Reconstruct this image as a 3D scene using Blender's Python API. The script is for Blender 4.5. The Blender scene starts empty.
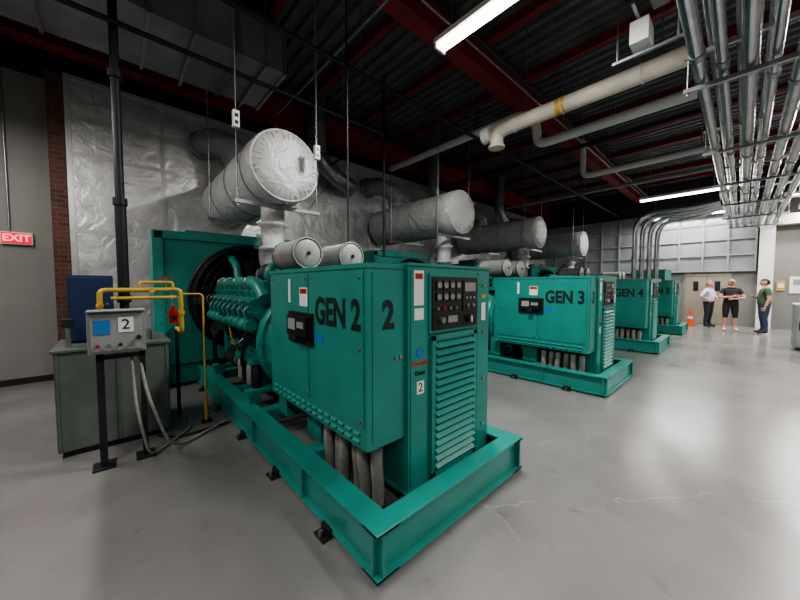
import bpy, bmesh, math, random
from mathutils import Vector, Matrix
random.seed(7)
scene=bpy.context.scene
V=Vector
pi=math.pi
try:
    scene.view_settings.look='AgX - Medium High Contrast'
except Exception: pass
# ------------------------------------------------------------------ materials
def lin(c):
    return tuple(((x/255)/12.92 if x/255<=0.04045 else (((x/255)+0.055)/1.055)**2.4) for x in c)
def mat(name,rgb,rough=0.5,metal=0.0,var=0.0,vs=4.0,bump=0.0,bs=20.0,emis=0,detail=4,stretch=None,spec=None):
    m=bpy.data.materials.new(name); m.use_nodes=True
    nt=m.node_tree; b=nt.nodes['Principled BSDF']
    c=lin(rgb)
    b.inputs['Base Color'].default_value=(*c,1)
    b.inputs['Roughness'].default_value=rough
    b.inputs['Metallic'].default_value=metal
    if spec is not None: b.inputs['Specular IOR Level'].default_value=spec
    if emis:
        b.inputs['Emission Color'].default_value=(*c,1); b.inputs['Emission Strength'].default_value=emis
    tc=nt.nodes.new('ShaderNodeTexCoord'); mp=nt.nodes.new('ShaderNodeMapping')
    nt.links.new(tc.outputs['Object'],mp.inputs[0])
    if stretch: mp.inputs['Scale'].default_value=stretch
    if var>0:
        n=nt.nodes.new('ShaderNodeTexNoise'); n.inputs['Scale'].default_value=vs; n.inputs['Detail'].default_value=detail
        nt.links.new(mp.outputs[0],n.inputs['Vector'])
        r=nt.nodes.new('ShaderNodeValToRGB')
        r.color_ramp.elements[0].position=0.3; r.color_ramp.elements[1].position=0.7
        r.color_ramp.elements[0].color=(*[x*(1-var) for x in c],1)
        r.color_ramp.elements[1].color=(*[min(1,x*(1+var)) for x in c],1)
        nt.links.new(n.outputs['Fac'],r.inputs[0]); nt.links.new(r.outputs[0],b.inputs['Base Color'])
    if bump>0:
        n2=nt.nodes.new('ShaderNodeTexNoise'); n2.inputs['Scale'].default_value=bs; n2.inputs['Detail'].default_value=3
        nt.links.new(mp.outputs[0],n2.inputs['Vector'])
        bp=nt.nodes.new('ShaderNodeBump'); bp.inputs['Strength'].default_value=bump; bp.inputs['Distance'].default_value=0.02
        nt.links.new(n2.outputs['Fac'],bp.inputs['Height']); nt.links.new(bp.outputs[0],b.inputs['Normal'])
    return m
M={}
M['green']=mat('green_enamel',(42,130,120),0.34,0,0.10,3)
M['green_d']=mat('green_enamel_engine',(34,124,114),0.4,0,0.3,9)
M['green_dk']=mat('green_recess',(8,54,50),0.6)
M['black']=mat('black_plastic',(18,19,20),0.45,0,0.2,5)
M['dark']=mat('dark_steel',(44,44,47),0.5,0.4,0.2,6)
M['rubber']=mat('black_rubber',(22,22,23),0.7)
M['hose']=mat('grey_hose',(138,135,132),0.6,0,0.15,20)
M['steel']=mat('galvanised_steel',(150,152,155),0.36,0.8,0.15,12,0.05,40)
M['ductst']=mat('duct_sheet_steel',(140,140,142),0.4,0.5,0.2,2,0.1,10)
M['chrome']=mat('pipe_steel',(178,180,183),0.25,0.9,0.15,5)
def jacketmat(name,rgb,bumpS):
    m=mat(name,rgb,.55,.2,.10,3); nt=m.node_tree; b=nt.nodes['Principled BSDF']; L=nt.links.new
    tc=nt.nodes.new('ShaderNodeTexCoord'); n=nt.nodes.new('ShaderNodeTexNoise'); n.inputs['Scale'].default_value=4.5; n.inputs['Detail'].default_value=4; n.inputs['Distortion'].default_value=.8
    L(tc.outputs['Object'],n.inputs['Vector'])
    bp=nt.nodes.new('ShaderNodeBump'); bp.inputs['Strength'].default_value=bumpS; bp.inputs['Distance'].default_value=.06
    L(n.outputs['Fac'],bp.inputs['Height']); L(bp.outputs[0],b.inputs['Normal']); return m
M['jacket']=jacketmat('insulation_jacket',(190,190,191),.7)
M['jacket_d']=jacketmat('insulation_jacket_grey',(135,135,137),.6)
M['white']=mat('white_paint',(215,215,212),0.5,0,0.05,5)
M['cream']=mat('cream_pipe_cover',(212,205,190),0.5,0,0.2,2.2)
M['grey']=mat('grey_paint',(135,139,137),0.5,0,0.12,4)
M['tank']=mat('tank_grey_green',(88,95,91),0.4,0,0.2,3)
M['yellow']=mat('yellow_paint',(190,156,66),0.45,0,0.15,10)
M['red']=mat('red_paint',(160,25,22),0.45)
M['redbeam']=mat('red_primer_steel',(130,40,46),0.6,0,0.25,3)
M['label']=mat('paper_label',(218,218,212),0.6)
M['blue']=mat('blue_label',(40,110,170),0.5)
M['bluebox']=mat('dark_blue_paint',(26,44,84),0.5)
M['textg']=mat('dark_green_lettering',(4,30,32),0.5)
M['textr']=mat('red_lettering',(200,35,40),0.5)
M['tube']=mat('lamp_tube',(255,250,240),0.5,emis=12)
M['exit']=mat('exit_sign_face',(190,4,34),0.5,emis=1.0)
M['exitl']=mat('exit_sign_letters',(255,110,140),0.5,emis=1.5)
M['glass']=mat('gauge_face',(150,150,146),0.25)
M['wood']=mat('door_beige',(140,130,116),0.5,0,0.1,3)
M['filter']=mat('filter_mesh',(100,100,97),0.5,0.3,0.3,60,0.3,80)
M['filterw']=mat('filter_end_cap',(165,165,161),0.45,0.2,0.1,8)
M['orange']=mat('orange_plastic',(225,84,24),.5)
M['pane']=mat('wired_glass_pane',(142,146,148),.18,.1,.22,1.0)

def wallmat(name,rgb,rough=0.8):
    return mat(name,rgb,rough,0,0.10,0.8,0.12,60)
M['wall']=wallmat('painted_wall',(124,123,120))
M['wall_d']=wallmat('wall_shaded',(46,45,47))  # wall colour darkened to stand in for shade high up
M['ceil']=mat('metal_deck',(104,104,108),0.6,0.2,0.25,2)

def foil():
    m=bpy.data.materials.new('foil_insulation'); m.use_nodes=True; nt=m.node_tree; b=nt.nodes['Principled BSDF']; L=nt.links.new
    tc=nt.nodes.new('ShaderNodeTexCoord')
    n=nt.nodes.new('ShaderNodeTexNoise'); n.inputs['Scale'].default_value=2.0; n.inputs['Detail'].default_value=5
    L(tc.outputs['Object'],n.inputs['Vector'])
    r=nt.nodes.new('ShaderNodeValToRGB'); r.color_ramp.elements[0].position=.3; r.color_ramp.elements[1].position=.7
    r.color_ramp.elements[0].color=(.46,.46,.465,1); r.color_ramp.elements[1].color=(.72,.72,.72,1)
    L(n.outputs['Fac'],r.inputs[0]); L(r.outputs[0],b.inputs['Base Color'])
    b.inputs['Metallic'].default_value=.6; b.inputs['Roughness'].default_value=.38
    n2=nt.nodes.new('ShaderNodeTexNoise'); n2.inputs['Scale'].default_value=4.0; n2.inputs['Detail'].default_value=5; n2.inputs['Distortion'].default_value=.7
    L(tc.outputs['Object'],n2.inputs['Vector'])
    bp=nt.nodes.new('ShaderNodeBump'); bp.inputs['Strength'].default_value=.5; bp.inputs['Distance'].default_value=.05
    L(n2.outputs['Fac'],bp.inputs['Height']); L(bp.outputs[0],b.inputs['Normal'])
    return m
M['foil']=foil()
M['tape']=mat('foil_tape',(205,205,206),.3,.6,.05,5)
def brick():
    m=bpy.data.materials.new('brick'); m.use_nodes=True; nt=m.node_tree; b=nt.nodes['Principled BSDF']
    tc=nt.nodes.new('ShaderNodeTexCoord'); mp=nt.nodes.new('ShaderNodeMapping'); mp.inputs['Rotation'].default_value=(pi/2,0,0)
    br=nt.nodes.new('ShaderNodeTexBrick'); br.inputs['Scale'].default_value=1.0
    br.inputs['Brick Width'].default_value=.21; br.inputs['Row Height'].default_value=.075; br.inputs['Mortar Size'].default_value=.008
    br.inputs['Color1'].default_value=(*lin((96,56,44)),1); br.inputs['Color2'].default_value=(*lin((74,40,32)),1); br.inputs['Mortar'].default_value=(*lin((84,76,70)),1)
    nt.links.new(tc.outputs['Object'],mp.inputs[0]); nt.links.new(mp.outputs[0],br.inputs['Vector']); nt.links.new(br.outputs['Color'],b.inputs['Base Color'])
    b.inputs['Roughness'].default_value=.85
    return m
M['brick']=brick()
def concrete():
    m=bpy.data.materials.new('sealed_concrete'); m.use_nodes=True; nt=m.node_tree; b=nt.nodes['Principled BSDF']; L=nt.links.new
    tc=nt.nodes.new('ShaderNodeTexCoord')
    n=nt.nodes.new('ShaderNodeTexNoise'); n.inputs['Scale'].default_value=.7; n.inputs['Detail'].default_value=9; n.inputs['Roughness'].default_value=.6; n.inputs['Distortion'].default_value=.3
    L(tc.outputs['Object'],n.inputs['Vector'])
    r=nt.nodes.new('ShaderNodeValToRGB'); r.color_ramp.elements[0].position=.28; r.color_ramp.elements[1].position=.72
    r.color_ramp.elements[0].color=(*lin((108,106,105)),1); r.color_ramp.elements[1].color=(*lin((130,128,127)),1)
    L(n.outputs['Fac'],r.inputs[0])
    ns=nt.nodes.new('ShaderNodeTexNoise'); ns.inputs['Scale'].default_value=6; ns.inputs['Detail'].default_value=6
    L(tc.outputs['Object'],ns.inputs['Vector'])
    rs=nt.nodes.new('ShaderNodeMapRange'); rs.inputs[1].default_value=.62; rs.inputs[2].default_value=.72; rs.inputs[3].default_value=0; rs.inputs[4].default_value=.25; L(ns.outputs['Fac'],rs.inputs[0])
    ms=nt.nodes.new('ShaderNodeMix'); ms.data_type='RGBA'; L(rs.outputs[0],ms.inputs[0]); L(r.outputs[0],ms.inputs[6]); ms.inputs[7].default_value=(*lin((86,82,78)),1)
    n3=nt.nodes.new('ShaderNodeTexNoise'); n3.inputs['Scale'].default_value=1.6; n3.inputs['Detail'].default_value=6
    L(tc.outputs['Object'],n3.inputs['Vector'])
    mx=nt.nodes.new('ShaderNodeMix'); mx.data_type='VECTOR'; mx.inputs[0].default_value=.25
    L(tc.outputs['Object'],mx.inputs[4]); L(n3.outputs['Color'],mx.inputs[5])
    vo=nt.nodes.new('ShaderNodeTexVoronoi'); vo.feature='DISTANCE_TO_EDGE'; vo.inputs['Scale'].default_value=.55
    L(mx.outputs[1],vo.inputs['Vector'])
    lt=nt.nodes.new('ShaderNodeMath'); lt.operation='LESS_THAN'; lt.inputs[1].default_value=.0014; L(vo.outputs['Distance'],lt.inputs[0])
    n4=nt.nodes.new('ShaderNodeTexNoise'); n4.inputs['Scale'].default_value=1.1; L(tc.outputs['Object'],n4.inputs['Vector'])
    gt=nt.nodes.new('ShaderNodeMath'); gt.operation='GREATER_THAN'; gt.inputs[1].default_value=.5; L(n4.outputs['Fac'],gt.inputs[0])
    mu=nt.nodes.new('ShaderNodeMath'); mu.operation='MULTIPLY'; L(lt.outputs[0],mu.inputs[0]); L(gt.outputs[0],mu.inputs[1])
    mu2=nt.nodes.new('ShaderNodeMath'); mu2.operation='MULTIPLY'; mu2.inputs[1].default_value=.14; L(mu.outputs[0],mu2.inputs[0])
    mc=nt.nodes.new('ShaderNodeMix'); mc.data_type='RGBA'; L(mu2.outputs[0],mc.inputs[0]); L(ms.outputs[2],mc.inputs[6]); mc.inputs[7].default_value=(*lin((195,193,188)),1)
    L(mc.outputs[2],b.inputs['Base Color'])
    r2=nt.nodes.new('ShaderNodeMapRange'); r2.inputs[1].default_value=.3; r2.inputs[2].default_value=.7; r2.inputs[3].default_value=.18; r2.inputs[4].default_value=.28; L(n.outputs['Fac'],r2.inputs[0]); L(r2.outputs[0],b.inputs['Roughness'])
    b.inputs['Specular IOR Level'].default_value=.7
    bp=nt.nodes.new('ShaderNodeBump'); bp.inputs['Strength'].default_value=.05; n5=nt.nodes.new('ShaderNodeTexNoise'); n5.inputs['Scale'].default_value=6
    L(tc.outputs['Object'],n5.inputs['Vector']); L(n5.outputs['Fac'],bp.inputs['Height']); L(bp.outputs[0],b.inputs['Normal'])
    return m
M['floor']=concrete()

# ------------------------------------------------------------------ mesh builder
def frame(d):
    d=d.normalized(); a=V((0,0,1)) if abs(d.z)<.9 else V((1,0,0))
    u=d.cross(a).normalized(); w=u.cross(d).normalized(); return u,w
class MB:
    def __init__(s): s.v=[];s.f=[];s.m=[];s.s=[];s.mats=[]
    def mi(s,m):
        m=M[m] if isinstance(m,str) else m
        if m not in s.mats: s.mats.append(m)
        return s.mats.index(m)
    def add(s,vs,fs,m,smooth=False):
        o=len(s.v); s.v+= [tuple(x) for x in vs]; k=s.mi(m)
        for f in fs: s.f.append([i+o for i in f]); s.m.append(k); s.s.append(smooth)
    def box(s,x0,x1,y0,y1,z0,z1,m):
        s.add([(x0,y0,z0),(x1,y0,z0),(x1,y1,z0),(x0,y1,z0),(x0,y0,z1),(x1,y0,z1),(x1,y1,z1),(x0,y1,z1)],
              [(0,3,2,1),(4,5,6,7),(0,1,5,4),(1,2,6,5),(2,3,7,6),(3,0,4,7)],m)
    def obox(s,c,size,R,m):
        c=V(c); hx,hy,hz=[q/2 for q in size]
        vs=[c+R@V((a*hx,b*hy,d*hz)) for d in(-1,1) for a,b in((-1,-1),(1,-1),(1,1),(-1,1))]
        s.add(vs,[(0,3,2,1),(4,5,6,7),(0,1,5,4),(1,2,6,5),(2,3,7,6),(3,0,4,7)],m)
    def lathe(s,p0,d,prof,m,seg=24,smooth=True,cap=True):
        p0=V(p0); d=V(d).normalized(); u,w=frame(d); vs=[]
        for t,r in prof:
            for k in range(seg):
                a=2*pi*k/seg; vs.append(p0+d*t+(u*math.cos(a)+w*math.sin(a))*r)
        fs=[]
        for i in range(len(prof)-1):
            for k in range(seg):
                k2=(k+1)%seg; fs.append((i*seg+k,(i+1)*seg+k,(i+1)*seg+k2,i*seg+k2))
        s.add(vs,fs,m,smooth)
        if cap:
            n=len(prof)-1
            s.add(vs[:seg],[tuple(range(seg))],m); s.add(vs[n*seg:],[tuple(reversed(range(seg)))],m)
    def cyl(s,p0,p1,r,m,r1=None,seg=20,cap=True):
        p0=V(p0);p1=V(p1); s.lathe(p0,p1-p0,[(0,r),((p1-p0).length,r if r1 is None else r1)],m,seg,True,cap)
    def tube(s,pts,r,m,bend=.1,seg=10,steps=6):
        pts=[V(p) for p in pts]; P=[pts[0]]
        for i in range(1,len(pts)-1):
            p=pts[i]; a=pts[i-1]-p; b=pts[i+1]-p
            da=min(bend,a.length*.48); db=min(bend,b.length*.48)
            A=p+a.normalized()*da; B=p+b.normalized()*db
            for k in range(steps+1):
                t=k/steps; P.append(A*(1-t)**2+p*2*t*(1-t)+B*t*t)
        P.append(pts[-1])
        Q=[P[0]]
        for p in P[1:]:
            if (p-Q[-1]).length>1e-5: Q.append(p)
        P=Q; vs=[];d=(P[1]-P[0]).normalized(); u,w=frame(d); n=len(P)
        for i,p in enumerate(P):
            if i==0: t=P[1]-P[0]
            elif i==n-1: t=P[-1]-P[-2]
            else: t=(P[i+1]-P[i]).normalized()+(P[i]-P[i-1]).normalized()
            t=t.normalized(); u=(u-t*u.dot(t)).normalized(); w=t.cross(u)
            for k in range(seg):
                a=2*pi*k/seg; vs.append(p+(u*math.cos(a)+w*math.sin(a))*r)
        fs=[]
        for i in range(n-1):
            for k in range(seg):
                k2=(k+1)%seg; fs.append((i*seg+k,i*seg+k2,(i+1)*seg+k2,(i+1)*seg+k))
        s.add(vs,fs,m,True)
        s.add(vs[:seg],[tuple(reversed(range(seg)))],m); s.add(vs[-seg:],[tuple(range(seg))],m)
    def ring(s,c,d,R,r,m,seg=36,sec=8):
        c=V(c);d=V(d).normalized();u,w=frame(d);vs=[]
        for i in range(seg):
            a=2*pi*i/seg; e=u*math.cos(a)+w*math.sin(a)
            for k in range(sec):
                b=2*pi*k/sec; vs.append(c+e*(R+r*math.cos(b))+d*r*math.sin(b))
        fs=[(i*sec+k,((i+1)%seg)*sec+k,((i+1)%seg)*sec+(k+1)%sec,i*sec+(k+1)%sec) for i in range(seg) for k in range(sec)]
        s.add(vs,fs,m,True)
    def mesh(s,name):
        me=bpy.data.meshes.new(name); me.from_pydata(s.v,[],s.f)
        for m in s.mats: me.materials.append(m)
        for p,k,sm in zip(me.polygons,s.m,s.s): p.material_index=k; p.use_smooth=sm
        me.update(); return me
    def build(s,name,parent=None,loc=(0,0,0),bevel=0,weld=False):
        bm=bmesh.new(); me=s.mesh(name); bm.from_mesh(me)
        if weld: bmesh.ops.remove_doubles(bm,verts=bm.verts,dist=1e-5)
        bmesh.ops.recalc_face_normals(bm,faces=bm.faces); bm.to_mesh(me); bm.free()
        return place(me,name,parent,loc,bevel)
def place(me,name,parent=None,loc=(0,0,0),bevel=0):
    o=bpy.data.objects.new(name,me); scene.collection.objects.link(o); o.location=loc
    if parent: o.parent=parent
    if bevel:
        b=o.modifiers.new('bevel','BEVEL'); b.width=bevel; b.segments=2; b.limit_method='ANGLE'; b.angle_limit=math.radians(50)
    return o
def empty(name,loc=(0,0,0)):
    o=bpy.data.objects.new(name,None); scene.collection.objects.link(o); o.location=loc; o.empty_display_size=.2; return o
R_SIDE=Matrix(((0,0,-1),(-1,0,0),(0,1,0)))
R_FRONT=Matrix(((1,0,0),(0,0,-1),(0,1,0)))
def text(name,body,loc,R,size,m,parent=None,sx=1.0,bold=0.0):
    c=bpy.data.curves.new(name,'FONT'); c.body=body; c.size=size; c.extrude=.001; c.offset=bold
    c.align_x='CENTER'; c.align_y='CENTER'
    o=bpy.data.objects.new(name,c); scene.collection.objects.link(o); c.materials.append(M[m])
    o.matrix_world=Matrix.Translation(loc)@R.to_4x4()@Matrix.Diagonal((sx,1,1,1))
    if parent: o.parent=parent
    return o

# ------------------------------------------------------------------ room
X0,X1,Y0,Y1,ZC=-4.0,18.0,-5.0,7.8,6.0
def simple(name,dims,m,**k):
    b=MB(); b.box(*dims,m); return b.build(name,**k)
simple('floor',(X0-.2,X1+.2,Y0-.2,Y1+.2,-.1,0),'floor')
b=MB(); b.box(X0-.2,X1+.2,Y1,Y1+.2,0,4.95,'wall'); b.box(X0-.2,X1+.2,Y1,Y1+.2,4.95,ZC+.2,'wall_d'); b.build('wall_back')  # upper band coloured dark in place of the shaded recess
simple('wall_front',(X0-.2,X1+.2,Y0-.2,Y0,0,ZC+.2),'wall')
simple('wall_left',(X0-.2,X0,Y0,Y1,0,ZC+.2),'wall')
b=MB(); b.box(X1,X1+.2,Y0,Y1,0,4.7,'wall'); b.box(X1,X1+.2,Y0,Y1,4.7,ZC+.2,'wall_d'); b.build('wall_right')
simple('baseboard_back',(X0,-.7,Y1-.02,Y1,0,.1),'dark')
b=MB(); vs=[];fs=[]; x=X0-.2; prof=[]
while x<X1+.2:
    prof+=[(x,ZC),(x+.09,ZC),(x+.12,ZC+.07),(x+.21,ZC+.07)]; x+=.24
for (px,pz) in prof: vs+=[(px,Y0-.2,pz),(px,Y1+.2,pz)]
for i in range(len(prof)-1): fs.append((2*i,2*i+1,2*i+3,2*i+2))
b.add(vs,fs,'ceil'); b.box(X0-.2,X1+.2,Y0-.2,Y1+.2,ZC+.1,ZC+.2,'ceil'); b.build('ceiling')
def ibeam(b,p0,p1,w,h,t,m,axis):
    (a0,a1),c,zt=p0,p1[0],p1[1]
    def bx(lo,hi,z0,z1):
        if axis=='x': b.box(a0,a1,lo,hi,z0,z1,m)
        else: b.box(lo,hi,a0,a1,z0,z1,m)
    bx(c-w/2,c+w/2,zt-t,zt); bx(c-w/2,c+w/2,zt-h,zt-h+t); bx(c-t/2,c+t/2,zt-h+t,zt-t)
for yb in (-2.6,3.3):
    b=MB(); ibeam(b,(X0,X1),(yb,ZC-.16),.26,.50,.03,'redbeam','x'); b.build('ceiling_beam')
for xb in (-2.5,-1,.5,2,3.5,5,6.5,8,9.5,11,12.5,14,15.5,17):
    b=MB(); ibeam(b,(Y0,Y1),(xb,ZC),.12,.16,.015,'redbeam','y'); b.build('ceiling_joist')
b=MB(); ibeam(b,(X0,X1),(7.3,ZC-.16),.26,.6,.03,'redbeam','x'); b.build('ceiling_girder')
b=MB(); b.box(X0,-.5,7.45,7.8,4.98,5.2,'dark'); b.build('wall_shade_box')  # dark box added to give the shade of the recess above the wall

# foil wall
b=MB(); b.box(-.49,17.98,7.46,7.8,0,5.0,'foil')
x=-.49
while x<17.9:
    b.box(x,x+.07,7.45,7.46,0,5.0,'tape'); x+=1.22
for z in (1.25,2.5,3.75,4.96): b.box(-.49,17.98,7.452,7.46,z-.035,z+.035,'tape')
b.build('foil_insulated_wall')
simple('brick_pilaster',(-.69,-.495,7.5,7.8,0,4.98),'brick')
# far gridded window band
b=MB(); b.box(17.88,18,-.30,7.4,2.13,4.67,'pane')
y=-.30
while y<7.4:
    b.box(17.80,17.88,y-.03,y+.03,2.13,4.67,'grey'); y+=.72
for z in (2.16,2.78,3.4,4.02,4.64): b.box(17.81,17.88,-.33,7.4,z-.03,z+.03,'grey')
b.build('window_1')
def door(y0,y1,name):
    b=MB(); b.box(17.93,18,y0-.07,y1+.07,0,2.12,'grey'); ym=(y0+y1)/2
    b.box(17.89,17.93,y0,ym-.006,.01,2.05,'wood'); b.box(17.89,17.93,ym+.006,y1,.01,2.05,'wood')
    for s in(-1,1):
        b.box(17.86,17.89,ym+s*.06-.015,ym+s*.06+.015,.95,1.15,'chrome')
        b.box(17.885,17.89,(ym+(y1 if s>0 else y0))/2-.08,(ym+(y1 if s>0 else y0))/2+.08,1.35,1.75,'black')
    b.build(name,bevel=.004)
door(.35,1.62,'door_1')
simple('wall_column',(17.6,18,-.75,-.38,0,4.7),'white')
b=MB(); b.box(17.5,17.99,-5,-.8,3.75,4.1,'cream'); b.build('trim_1')

e=MB(); e.box(-1.26,-.93,7.74,7.8,2.24,2.43,'white'); e.box(-1.25,-.94,7.733,7.74,2.25,2.42,'exit'); es=e.build('exit_sign',bevel=.004)
text('exit_lettering','EXIT',(-1.095,7.73,2.335),R_FRONT,.15,'exitl',es,.95,.004)
b=MB(); b.tube([(-1.17,7.78,2.45),(-1.17,7.78,4.9)],.012,'steel'); b.build('wall_conduit')

# ------------------------------------------------------------------ generator parts (built once, shared)
CX=1.77
def build_skid():
    b=MB(); y0,y1=1.235,6.25
    for s in(-1,1):
        xo=s*.80; xi=s*.64
        lo,hi=min(xo,xi),max(xo,xi)
        b.box(lo,hi,y0,y1,.265,.285,'green'); b.box(lo,hi,y0,y1,.02,.04,'green')
        xw=s*.755; b.box(xw-.01,xw+.01,y0,y1,.04,.265,'green')
        yy=y0+.9
        while yy<y1-.3:
            b.box(min(xw,xi),max(xw,xi),yy-.008,yy+.008,.04,.265,'green')
            b.box(min(xo,xw),max(xo,xw),yy-.008,yy+.008,.04,.265,'green')
            yy+=1.1
        for yb in (1.75,2.6,3.5,4.5,5.5):
            x_=s*.83
            b.box(x_-.04,x_+.04,yb-.06,yb+.06,0,.012,'dark'); b.box(x_-.012-(.02*s),x_+.012-(.02*s),yb-.05,yb+.05,.012,.06,'dark')
            b.cyl((x_+.02*s,yb,.012),(x_+.02*s,yb,.045),.014,'steel',seg=8)
            b.box(xo-.12*s-.05,xo-.12*s+.05,yb-.07,yb+.07,0,.02,'rubber')
    for yb,w in((y0,.14),(y1-.14,.14)):
        b.box(-.8,.8,yb,yb+w,.268,.288,'green'); b.box(-.8,.8,yb,yb+w,.018,.038,'green'); b.box(-.8,.8,yb+.04,yb+.06,.038,.268,'green')
    for yb in(2.25,3.35,4.3,5.4): b.box(-.74,.74,yb,yb+.14,.14,.27,'green_d')
    b.box(-.34,.74,1.33,2.3,.15,.17,'green_d')
    return b
def build_cabinet():
    b=MB(); x0,x1,y0,y1,z0,z1=-.32,.66,1.50,2.25,.17,1.75
    b.box(x0,x1,y0,y1,z0,z1,'green')
    b.box(x0-.004,x1+.012,y0-.012,y1,z1-.02,z1,'green')
    dx0,dx1=-.11,.44
    b.box(dx0,dx1,y0-.018,y0,.20,1.235,'green')
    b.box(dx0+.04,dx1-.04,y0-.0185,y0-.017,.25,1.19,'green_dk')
    n=17
    for i in range(n):
        z=.275+i*(1.165-.275)/(n-1)
        Rm=Matrix.Rotation(math.radians(38),3,'X')
        b.obox(((dx0+dx1)/2,y0-.028,z),(dx1-dx0-.08,.05,.012),Rm,'green')
    for x_ in (dx0+.02,dx1-.02): b.box(x_-.02,x_+.02,y0-.03,y0-.018,.20,1.235,'green')
    for z in(.215,1.22): b.box(dx0,dx1,y0-.03,y0-.018,z-.018,z+.018,'green')
    b.box(.48,.64,y0-.008,y0,.2,1.70,'green')
    for z in (.4,.8,1.2,1.6): b.cyl((.56,y0-.008,z),(.56,y0-.02,z),.014,'steel',seg=12)
    b.box(-.30,-.135,y0-.006,y0,.2,1.70,'green')
    px0,px1,pz0,pz1=-.11,.44,1.275,1.66
    b.box(px0-.02,px1+.02,y0-.02,y0,pz0-.02,pz1+.02,'green')
    b.box(px0,px1,y0-.03,y0-.02,pz0,pz1,'black')
    for i in range(4):
        x_=px0+.065+i*.075
        for z in(1.60,1.515):
            b.box(x_-.031,x_+.031,y0-.038,y0-.03,z-.034,z+.034,'dark')
            b.cyl((x_,y0-.038,z),(x_,y0-.041,z),.022,'glass',seg=18)
            b.box(x_-.002,x_+.002,y0-.043,y0-.041,z-.005,z+.02,'black')
    for i in range(4):
        b.cyl((px0+.05+i*.07,y0-.03,1.43),(px0+.05+i*.07,y0-.045,1.43),.011,['steel','red','steel','steel'][i],seg=12)
    b.cyl((px0+.09,y0-.03,1.345),(px0+.09,y0-.06,1.345),.022,'steel',seg=14)
    b.box(px0+.17,px0+.28,y0-.036,y0-.03,1.32,1.37,'grey')
    b.box(.24,.42,y0-.036,y0-.03,1.40,1.64,'dark')
    b.box(.26,.40,y0-.04,y0-.036,1.55,1.62,'grey')
    for c_ in range(3): b.cyl((.28+c_*.05,y0-.036,1.50),(.28+c_*.05,y0-.045,1.50),.010,'glass',seg=10)
    for c_ in range(2): b.cyl((.295+c_*.07,y0-.036,1.44),(.295+c_*.07,y0-.05,1.44),.015,'steel',seg=10)
    b.cyl((.32,y0-.03,1.335),(.32,y0-.055,1.335),.03,'dark',seg=16); b.box(.315,.325,y0-.065,y0-.055,1.31,1.36,'label')
    b.box(-.275,-.18,y0-.009,y0-.006,1.46,1.70,'label'); b.box(-.265,-.19,y0-.0095,y0-.009,1.64,1.68,'red')
    b.box(-.27,-.18,y0-.009,y0-.006,1.36,1.44,'label')
    b.box(.53,.59,y0-.012,y0-.008,1.30,1.45,'label'); b.box(.53,.59,y0-.012,y0-.008,1.49,1.52,'yellow')
    b.box(-.245,-.175,y0-.009,y0-.006,.84,.93,'label')
    b.cyl((-.215,y0-.006,1.135),(-.215,y0-.01,1.135),.035,'blue',seg=16)
    for i in range(12): b.box(x1,x1+.012,1.6,2.15,.35+i*.06,.37+i*.06,'green')
    b.box(x0+.02,x1-.02,y1-.02,y1,z1,z1+.03,'green')
    return b
def build_cablebox():
    b=MB(); x0,x1,y0,y1,z0,z1=-.64,-.32,1.53,3.10,.56,1.735
    b.box(x0,x1-.002,y0,y1,z0,z1,'green')
    b.box(x0-.008,x1,y0-.008,y1+.008,z1-.03,z1,'green')
    b.box(x0-.008,x0,y0+.03,2.28,.70,1.69,'green'); b.box(x0-.008,x0,2.30,y1-.03,.70,1.69,'green')
    for r_ in range(2):
        y=y0+.08
        while y<y1-.1:
            Rm=Matrix.Rotation(math.radians(-35),3,'Y')
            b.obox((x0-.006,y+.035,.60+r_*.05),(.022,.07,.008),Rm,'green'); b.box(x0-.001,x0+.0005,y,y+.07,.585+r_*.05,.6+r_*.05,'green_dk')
            y+=.095
    b.box(x0-.03,x0-.008,2.2,2.62,1.13,1.38,'black')
    b.box(x0-.06,x0-.03,2.24,2.58,1.19,1.35,'black')
    b.box(x0-.064,x0-.06,2.42,2.55,1.24,1.33,'glass'); b.box(x0-.064,x0-.06,2.27,2.39,1.26,1.31,'grey')
    b.box(x0-.09,x0-.06,2.36,2.44,1.15,1.20,'dark')
    b.box(x0-.0095,x0-.008,2.3,2.44,1.43,1.58,'label'); b.box(x0-.010,x0-.0095,2.31,2.43,1.53,1.57,'red')
    b.box(x0-.0095,x0-.008,2.05,2.19,1.17,1.24,'blue')
    b.box(x0-.0095,x0-.008,2.62,2.66,1.45,1.65,'label')
    for y in (1.6,2.25,2.34,3.0):
        for z in(.74,1.2,1.65): b.cyl((x0-.008,y,z),(x0-.016,y,z),.012,'steel',seg=8)
    for x_ in(-.41,-.37): b.cyl((x_,y0,1.12),(x_,y0-.015,1.12),.013,'steel',seg=10)
    b.box(-.6,-.36,y0-.005,y0,.6,1.68,'green')
    return b
def build_cables():
    b=MB()
    for i in range(6):
        y=1.66+i*.115; x=-.46-.04*(i%2)
        b.cyl((x,y,.56),(x,y,.50),.052,'dark',seg=14)
        ex=x+.02+random.uniform(-.02,.02); ey=y+random.uniform(.0,.05)
        b.tube([(x,y,.52),(x-.012,y,.38),(ex,ey,.2),(ex+.02,ey+.03,.012)],.043,'hose',bend=.1,seg=12)
        b.cyl((ex+.02,ey+.03,0.0),(ex+.02,ey+.03,.05),.05,'dark',seg=12)
    return b
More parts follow.
